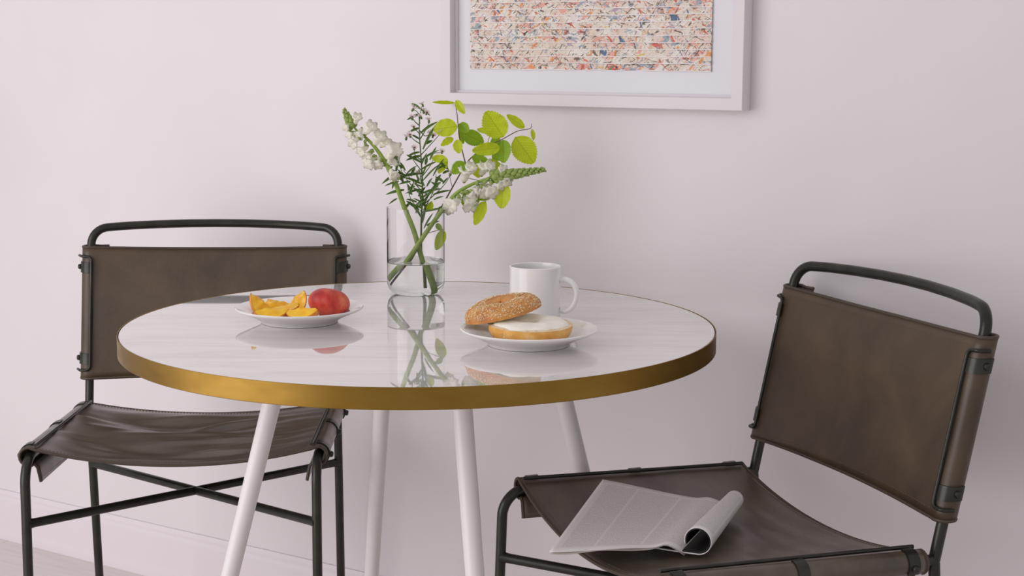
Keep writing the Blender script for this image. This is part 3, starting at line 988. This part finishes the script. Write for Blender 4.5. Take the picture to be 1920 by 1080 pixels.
def aster_mesh():
    bm = bmesh.new()
    for k in range(9):
        a_ = 2 * PI * k / 9
        d = Vector((math.cos(a_), math.sin(a_), .7)).normalized()
        s_ = Vector((-math.sin(a_), math.cos(a_), 0)) * .17
        p0, p1, p2 = d * .12, d * .6, d * 1.0
        q = [bm.verts.new(v_) for v_ in (p0 - s_ * .5, p1 - s_, p2, p1 + s_, p0 + s_ * .5)]
        bm.faces.new(q)
    r_ = bmesh.ops.create_icosphere(bm, subdivisions=1, radius=.24)
    for v_ in r_['verts']: v_.co.z += .18
    fs = set(f for v_ in r_['verts'] for f in v_.link_faces)
    for f in fs: f.material_index = 1
    r_ = bmesh.ops.create_icosphere(bm, subdivisions=1, radius=.26)
    for v_ in r_['verts']: v_.co.z = v_.co.z * 1.5 - .22
    for f in set(f for v_ in r_['verts'] for f in v_.link_faces): f.material_index = 2
    me = bpy.data.meshes.new('flower_head'); bm.to_mesh(me); bm.free()
    for mm2 in (m_aster, m_eye, m_stem_dark): me.materials.append(mm2.m)
    return me


AM = aster_mesh()
heads = [(744, 293), (775, 204), (792, 196), (773, 221), (789, 219), (804, 226), (776, 239), (769, 254), (777, 278), (826, 249), (829, 285), (783, 325), (845, 326), (808, 250), (794, 208), (762, 258), (800, 212), (812, 255)]
for (u, v_) in heads:
    put(ast, AM, 'flower_head', fp(u, v_, rnd.uniform(-.012, .008)), Vector((rnd.uniform(-.6, .6), rnd.uniform(-.9, 0), 1)), rnd.uniform(.0072, .0098))
LF = [  # narrow leaves: base -> tip
    (790, 305, 762, 290), (790, 325, 745, 333), (790, 345, 755, 330), (792, 355, 760, 362), (770, 340, 748, 345), (758, 356, 724, 364), (745, 372, 730, 382), (790, 300, 826, 278), (792, 340, 830, 300),
    (790, 318, 822, 300), (793, 362, 830, 352), (793, 385, 825, 330), (812, 365, 848, 355), (792, 400, 850, 388), (822, 390, 862, 383), (815, 350, 828, 340), (793, 280, 822, 222), (788, 250, 824, 224),
    (788, 262, 768, 250), (787, 214, 764, 224), (788, 204, 770, 192), (790, 206, 806, 216), (786, 240, 766, 248), (787, 285, 764, 292), (789, 292, 762, 300), (780, 300, 760, 288), (745, 325, 718, 343),
    (748, 340, 722, 348), (742, 335, 736, 352), (770, 378, 757, 395), (790, 410, 772, 380), (792, 420, 800, 380), (795, 430, 815, 395), (800, 350, 812, 330), (786, 340, 778, 320), (788, 360, 774, 352),
    (790, 332, 802, 306), (760, 320, 748, 300), (754, 316, 746, 306), (812, 330, 836, 290), (818, 318, 838, 308), (830, 345, 842, 330), (806, 300, 820, 270), (798, 270, 812, 262), (790, 380, 786, 352), (800, 425, 826, 415), (780, 402, 786, 372)]
rl_ = random.Random(17)
for _ in range(40):
    v_ = rl_.uniform(296, 392); u_ = 792 + rl_.uniform(-1, 1) * (8 + (400 - v_) * .55)
    a_ = rl_.choice((-1, 1)) * rl_.uniform(.2, 1.3)
    L_ = rl_.uniform(14, 30)
    LF.append((u_, v_, u_ + math.sin(a_) * L_, v_ - math.cos(a_) * L_))
for i, (a, b, c, d) in enumerate(LF):
    dy = rnd.uniform(-.014, .012)
    p, q = fp(a, b, dy * .4), fp(c, d, dy)
    bm = bmesh.new(); blade(bm, p, (q - p) + Vector((0, 0, .15 * (q - p).length)), (q - p).length, rnd.uniform(.0028, .0052), .18, i % 2)
    link('narrow_leaf', bm, m_narrow, ast)

# ------------------------------------------------------------------ bagel
m_crust = Mat('bagel_crust', (196, 142, 82), .5)
vc = m_crust.coord('Object')
cr_col = m_crust.ramp(m_crust.noise(vc, 45, 5), [(.3, (176, 104, 44)), (.52, (208, 140, 68)), (.75, (230, 176, 104))])
m_crust.base(cr_col); m_crust.bump(m_crust.noise(vc, 160, 4), .25, .001)
m_crust2 = Mat('pale_bagel_crust', (222, 170, 100), .5)
vc = m_crust2.coord('Object')
m_crust2.base(m_crust2.ramp(m_crust2.noise(vc, 50, 5), [(.3, (216, 150, 64)), (.55, (236, 182, 98)), (.78, (242, 208, 150))]))
m_crust2.bump(m_crust2.noise(vc, 160, 4), .25, .001)
m_crumb = Mat('bread_crumb', (240, 222, 188), .9)
vc = m_crumb.coord('Object')
m_crumb.base(m_crumb.ramp(m_crumb.noise(vc, 120, 5), [(.3, (222, 192, 146)), (.7, (244, 228, 198))]))
m_crumb.bump(m_crumb.noise(vc, 300, 5), .7, .0015)
m_cheese = Mat('cream_cheese', (253, 247, 234), .42, 0, Subsurface_Weight=.15)
m_cheese.b.inputs['Subsurface Radius'].default_value = (.004, .003, .002)
vc = m_cheese.coord('Object')
m_cheese.bump(m_cheese.noise(vc, 90, 4), .5, .002)
m_seed = Mat('sesame', (236, 208, 160), .5)
oi_ = m_seed.n('ShaderNodeNewGeometry')
m_seed.base(m_seed.ramp(oi_.outputs['Random Per Island'], [(.0, (168, 110, 60)), (.35, (226, 188, 128)), (.8, (246, 226, 188))]))


def bagel_half(name, Ro, Rh, H, up_dome, crust, label, loc, rot, seed, group):
    """ring cut in half; up_dome: crust upwards with the cut face below, else crust down"""
    rows = []; n = 72; Rm, rm = (Ro + Rh) / 2, (Ro - Rh) / 2
    sgn = 1 if up_dome else -1
    m_ = 18
    def P(a, th):
        lump = 1 + .05 * noise.noise(Vector((math.cos(th) * 2 + seed, math.sin(th) * 2, math.sin(a) * .6)))
        c_, s_ = math.cos(a), math.sin(a)
        rr_ = Rm + rm * (abs(c_) ** .85) * (1 if c_ > 0 else -1) * lump
        z = H * (abs(s_) ** .8) * lump * (1 + .1 * noise.noise(Vector((math.cos(th) * 1.5, math.sin(th) * 1.5, seed + 3))))
        if up_dome and c_ < 0: z = max(z, H * (.84 + .16 * abs(s_) ** 1.5))
        if up_dome: z *= 1 - .10 * math.cos(th * 1 + 1)
        return rr_, z
    bm = bmesh.new()
    for i in range(m_ + 1):
        a = PI * i / m_
        row = []
        for k in range(n):
            th = 2 * PI * k / n; rr_, z = P(a, th)
            row.append(Vector((rr_ * math.cos(th), rr_ * math.sin(th), sgn * z)))
        rows.append(row)
    rows.append([Vector((p.x, p.y, 0)) for p in rows[-1]])
    grid(bm, rows, closed_v=True)
    bmesh.ops.recalc_face_normals(bm, faces=bm.faces)
    o = link(name, bm, crust, smooth=80)
    o.location = loc; o.rotation_euler = rot
    tag(o, label, 'bagel', group)
    # torn crumb of the cut face
    bm = bmesh.new(); rws = []
    for i in range(11):
        t = i / 10; row = []
        for k in range(n):
            th = 2 * PI * k / n
            r0, _ = P(0, th); r1, _ = P(PI, th)
            rr_ = r0 * 1.003 + (r1 - r0 * 1.003) * t
            zz = .0009 * noise.noise(Vector((rr_ * 220 * math.cos(th), rr_ * 220 * math.sin(th), seed))) + (.0012 if 0 < i < 10 else -.0003)
            row.append(Vector((rr_ * math.cos(th), rr_ * math.sin(th), -sgn * zz)))
        rws.append(row)
    grid(bm, rws, closed_v=True); bmesh.ops.recalc_face_normals(bm, faces=bm.faces)
    link('crumb', bm, m_crumb, o, smooth=80)
    return o, P


ZP = TZ + .0073
b1, P1 = bagel_half('bagel_half', .0590, .0080, .0235, False, m_crust2, 'bottom half of a bagel spread with cream cheese on the plate', (.0255, 2.087, ZP + .0238), (R(1.5), R(0), R(20)), 3, 'halves of the cut bagel')
b2, P2 = bagel_half('bagel_half', .0545, .0015, .0205, True, m_crust, 'seeded top half of a bagel leaning on the cheese-spread half', (-.0120, 2.118, ZP + .0322), (R(3), R(-13), R(-15)), 9, 'halves of the cut bagel')
# cream cheese
bm = bmesh.new(); rws = []; n = 80
for i in range(15):
    t = i / 14; row = []
    for k in range(n):
        th = 2 * PI * k / n
        ro = .0535 + .0045 * noise.noise(Vector((math.cos(th) * 2.2, math.sin(th) * 2.2, 5))) + .0016 * noise.noise(Vector((math.cos(th) * 7, math.sin(th) * 7, 1)))
        ri = .0085 + .001 * math.sin(3 * th)
        rr_ = ro + (ri - ro) * t
        hgt = .0058 * (max(0, math.sin(PI * min(1, max(0, t)))) ** .4) * (1 + .35 * noise.noise(Vector((rr_ * 60 * math.cos(th), rr_ * 60 * math.sin(th), 2))))
        row.append(Vector((rr_ * math.cos(th), rr_ * math.sin(th), hgt + .0004)))
    rws.append(row)
grid(bm, rws, closed_v=True); bmesh.ops.recalc_face_normals(bm, faces=bm.faces)
link('cream_cheese', bm, m_cheese, b1, smooth=80)


def seeds(parent, P, cnt, a_lo, a_hi, sgn, seed, th_rng=None):
    rnd = random.Random(seed); bm = bmesh.new()
    for _ in range(cnt):
        th = rnd.uniform(0, 2 * PI) if th_rng is None else rnd.uniform(*th_rng)
        a = rnd.uniform(a_lo, a_hi)
        def pt(a_, t_):
            r_, z = P(a_, t_); return Vector((r_ * math.cos(t_), r_ * math.sin(t_), sgn * z))
        p = pt(a, th); du = pt(a + .02, th) - p; dv = pt(a, th + .02) - p
        nn_ = dv.cross(du).normalized()
        if nn_.dot(p - Vector(((.031) * math.cos(th), .031 * math.sin(th), 0))) < 0: nn_ = -nn_
        tdir = (du.normalized() * math.cos(rnd.uniform(0, PI)) + dv.normalized() * math.sin(rnd.uniform(0, PI))).normalized()
        sd = nn_.cross(tdir).normalized(); tdir = sd.cross(nn_)
        L, W_, Tt = .0015 * rnd.uniform(.8, 1.15), .0009, .0006
        c_ = p + nn_ * .0003
        vs = [bm.verts.new(c_ + q) for q in (tdir * L, -tdir * L * .8, sd * W_, -sd * W_, nn_ * Tt, -nn_ * Tt)]
        for tri in ((0, 2, 4), (2, 1, 4), (1, 3, 4), (3, 0, 4), (2, 0, 5), (1, 2, 5), (3, 1, 5), (0, 3, 5)):
            bm.faces.new([vs[q] for q in tri])
    bmesh.ops.recalc_face_normals(bm, faces=bm.faces)
    tag(link('sesame_seeds', bm, m_seed, parent), kind='stuff')


seeds(b2, P2, 1700, .10, 1.75, 1, 1)
seeds(b1, P1, 60, .15, .8, -1, 2)

# ------------------------------------------------------------------ peaches
m_flesh = Mat('peach_flesh', (246, 182, 46), .32, 0, Subsurface_Weight=.12)
m_flesh.b.inputs['Subsurface Radius'].default_value = (.006, .003, .001)
vc = m_flesh.coord('Object')
gz = m_flesh.n('ShaderNodeAttribute', attribute_name='pit')
fl = m_flesh.ramp(m_flesh.noise(vc, 70, 4), [(.3, (250, 176, 10)), (.7, (255, 216, 60))])
m_flesh.base(m_flesh.mix(gz.outputs['Fac'], fl, (196, 92, 36)))
m_flesh.bump(m_flesh.noise(vc, 220, 4), .4, .001)
m_skin = Mat('peach_skin', (236, 150, 40), .45)
vc = m_skin.coord('Object')
m_skin.base(m_skin.ramp(m_skin.noise(vc, 34, 3), [(.36, (240, 186, 40)), (.52, (238, 150, 48)), (.68, (176, 44, 32))]))
m_peach = Mat('red_peach_skin', (184, 60, 48), .5, 0, Sheen_Weight=.2)
m_peach.b.inputs['Sheen Tint'].default_value = (1, .75, .65, 1)
vc = m_peach.coord('Object', (1, 1, .8))
p1_ = m_peach.ramp(m_peach.noise(vc, 22, 6, .55, .3), [(.3, (120, 14, 16)), (.48, (184, 38, 32)), (.60, (216, 84, 58)), (.74, (240, 160, 110))])
m_peach.base(p1_); m_peach.bump(m_peach.noise(m_peach.coord(), 500, 2), .15, .0004)

bm = bmesh.new()
rows = []
n = 56
for i in range(29):
    t = i / 28; ph = PI * t; row = []
    for k in range(n):
        th = 2 * PI * k / n
        rr_ = .0318 * math.sin(ph) ** .92
        z = -.0225 * math.cos(ph) if ph < PI / 2 else -.0215 * math.cos(ph)
        groove = math.exp(-(((th - 3.9 + PI) % (2 * PI) - PI) / .20) ** 2)
        rr_ *= 1 - .05 * groove
        # dimple at the stalk end
        if ph > 2.2: z -= .004 * math.exp(-(rr_ / .007) ** 2)
        row.append(Vector((rr_ * math.cos(th), rr_ * math.sin(th), z)))
    rows.append(row)
grid(bm, rows, closed_v=True); bmesh.ops.remove_doubles(bm, verts=bm.verts, dist=1e-6); bmesh.ops.recalc_face_normals(bm, faces=bm.faces)
pch = link('peach', bm, m_peach, smooth=80); pch.location = (-.2775, 2.285, TZ + .0072 + .0205); pch.rotation_euler = (R(-8), R(14), R(30))
tag(pch, 'whole red peach on the plate, right of the yellow slices', 'peach')


def peach_slice(loc, rot, half_ang, Ro, label, seed):
    rnd = random.Random(seed)
    Rp = Ro * .30
    na = 22; nw = 7
    bm = bmesh.new()
    pit = bm.verts.layers.float.new('pit')
    ring_rows = []
    for i in range(na + 1):
        t = -1 + 2 * i / na
        b = t * R(64)                     # along the crescent, 0 = bottom
        ctr_in = (Rp + Rp * .10 * math.sin(9 * t + seed) + .0012 * noise.noise(Vector((t * 6, seed, 1))))
        tipf = (1 - abs(t) ** 3)
        rin = ctr_in + (Ro * .80 - ctr_in) * (abs(t) ** 5)
        def pos(r_, w_):
            # angle w_ about the tip-to-tip axis (x)
            z0 = -r_ * math.cos(b)
            return Vector((r_ * math.sin(b), -z0 * -math.sin(w_) * 1.0, z0 * math.cos(w_)))
        row = [(pos(rin, -half_ang * .9), .35), (pos(rin * .97, 0), .35), (pos(rin, half_ang * .9), .35)]
        for q in range(1, 4): row.append((pos(rin + (Ro - rin) * q / 4, half_ang), 0))
        for q in range(nw): row.append((pos(Ro, half_ang - 2 * half_ang * q / (nw - 1)), 0))
        for q in range(3, 0, -1): row.append((pos(rin + (Ro - rin) * q / 4, -half_ang), 0))
        ring_rows.append(row)
    V = grid(bm, [[p for p, _ in r_] for r_ in ring_rows], closed_v=True)
    for vr, rr_ in zip(V, ring_rows):
        for v_, (_, val) in zip(vr, rr_): v_[pit] = val * .8
    bm.faces.new(V[0]); bm.faces.new(list(reversed(V[-1])))
    for v_ in bm.verts:
        q_ = v_.co * 110 + Vector((seed * 7, 0, 0))
        if v_.co.length < Ro * .97: v_.co += Vector((noise.noise(q_), noise.noise(q_ + Vector((9, 0, 0))), noise.noise(q_ + Vector((0, 9, 0))))) * .0022
    bmesh.ops.recalc_face_normals(bm, faces=bm.faces)
    o = link('peach_slice', bm, m_flesh, smooth=50); o.location = loc; o.rotation_euler = rot
    tag(o, label, 'peach slice', 'cut peach slices')
    bm = bmesh.new(); rws = []
    for i in range(na + 1):
        t = -1 + 2 * i / na; b = t * R(65)
        r_ = Ro + .0005; z0 = -r_ * math.cos(b)
        rws.append([Vector((r_ * math.sin(b), z0 * math.sin(w_), z0 * math.cos(w_))) for w_ in [half_ang * 1.02 - 2.04 * half_ang * q / 8 for q in range(9)]])
    grid(bm, rws); bmesh.ops.recalc_face_normals(bm, faces=bm.faces)
    thicken(link('skin', bm, m_skin, o, smooth=80), .0007)
    return o


zf_ = TZ + .0075
peach_slice((-.3585, 2.238, zf_ + .0245), (R(-26), R(-3), R(12)), R(27), .0275, 'peach slice lying at the front left of the pile', 1)
peach_slice((-.3110, 2.236, zf_ + .0250), (R(-24), R(-4), R(-10)), R(28), .0275, 'peach slice touching the red peach at the front', 2)
peach_slice((-.3670, 2.276, zf_ + .0250), (R(6), R(42), R(14)), R(32), .0285, 'peach slice standing on end at the far left of the pile', 3)
peach_slice((-.3400, 2.292, zf_ + .0235), (R(10), R(-46), R(10)), R(33), .0270, 'peach slice with its rounded tip upright beside the peach', 4)
peach_slice((-.3450, 2.268, zf_ + .0215), (R(-42), R(-6), R(28)), R(30), .0240, 'peach slice half buried in the middle of the pile', 5)
peach_slice((-.3560, 2.300, zf_ + .0225), (R(30), R(8), R(-22)), R(30), .0255, 'peach slice at the back of the pile, mostly hidden', 6)
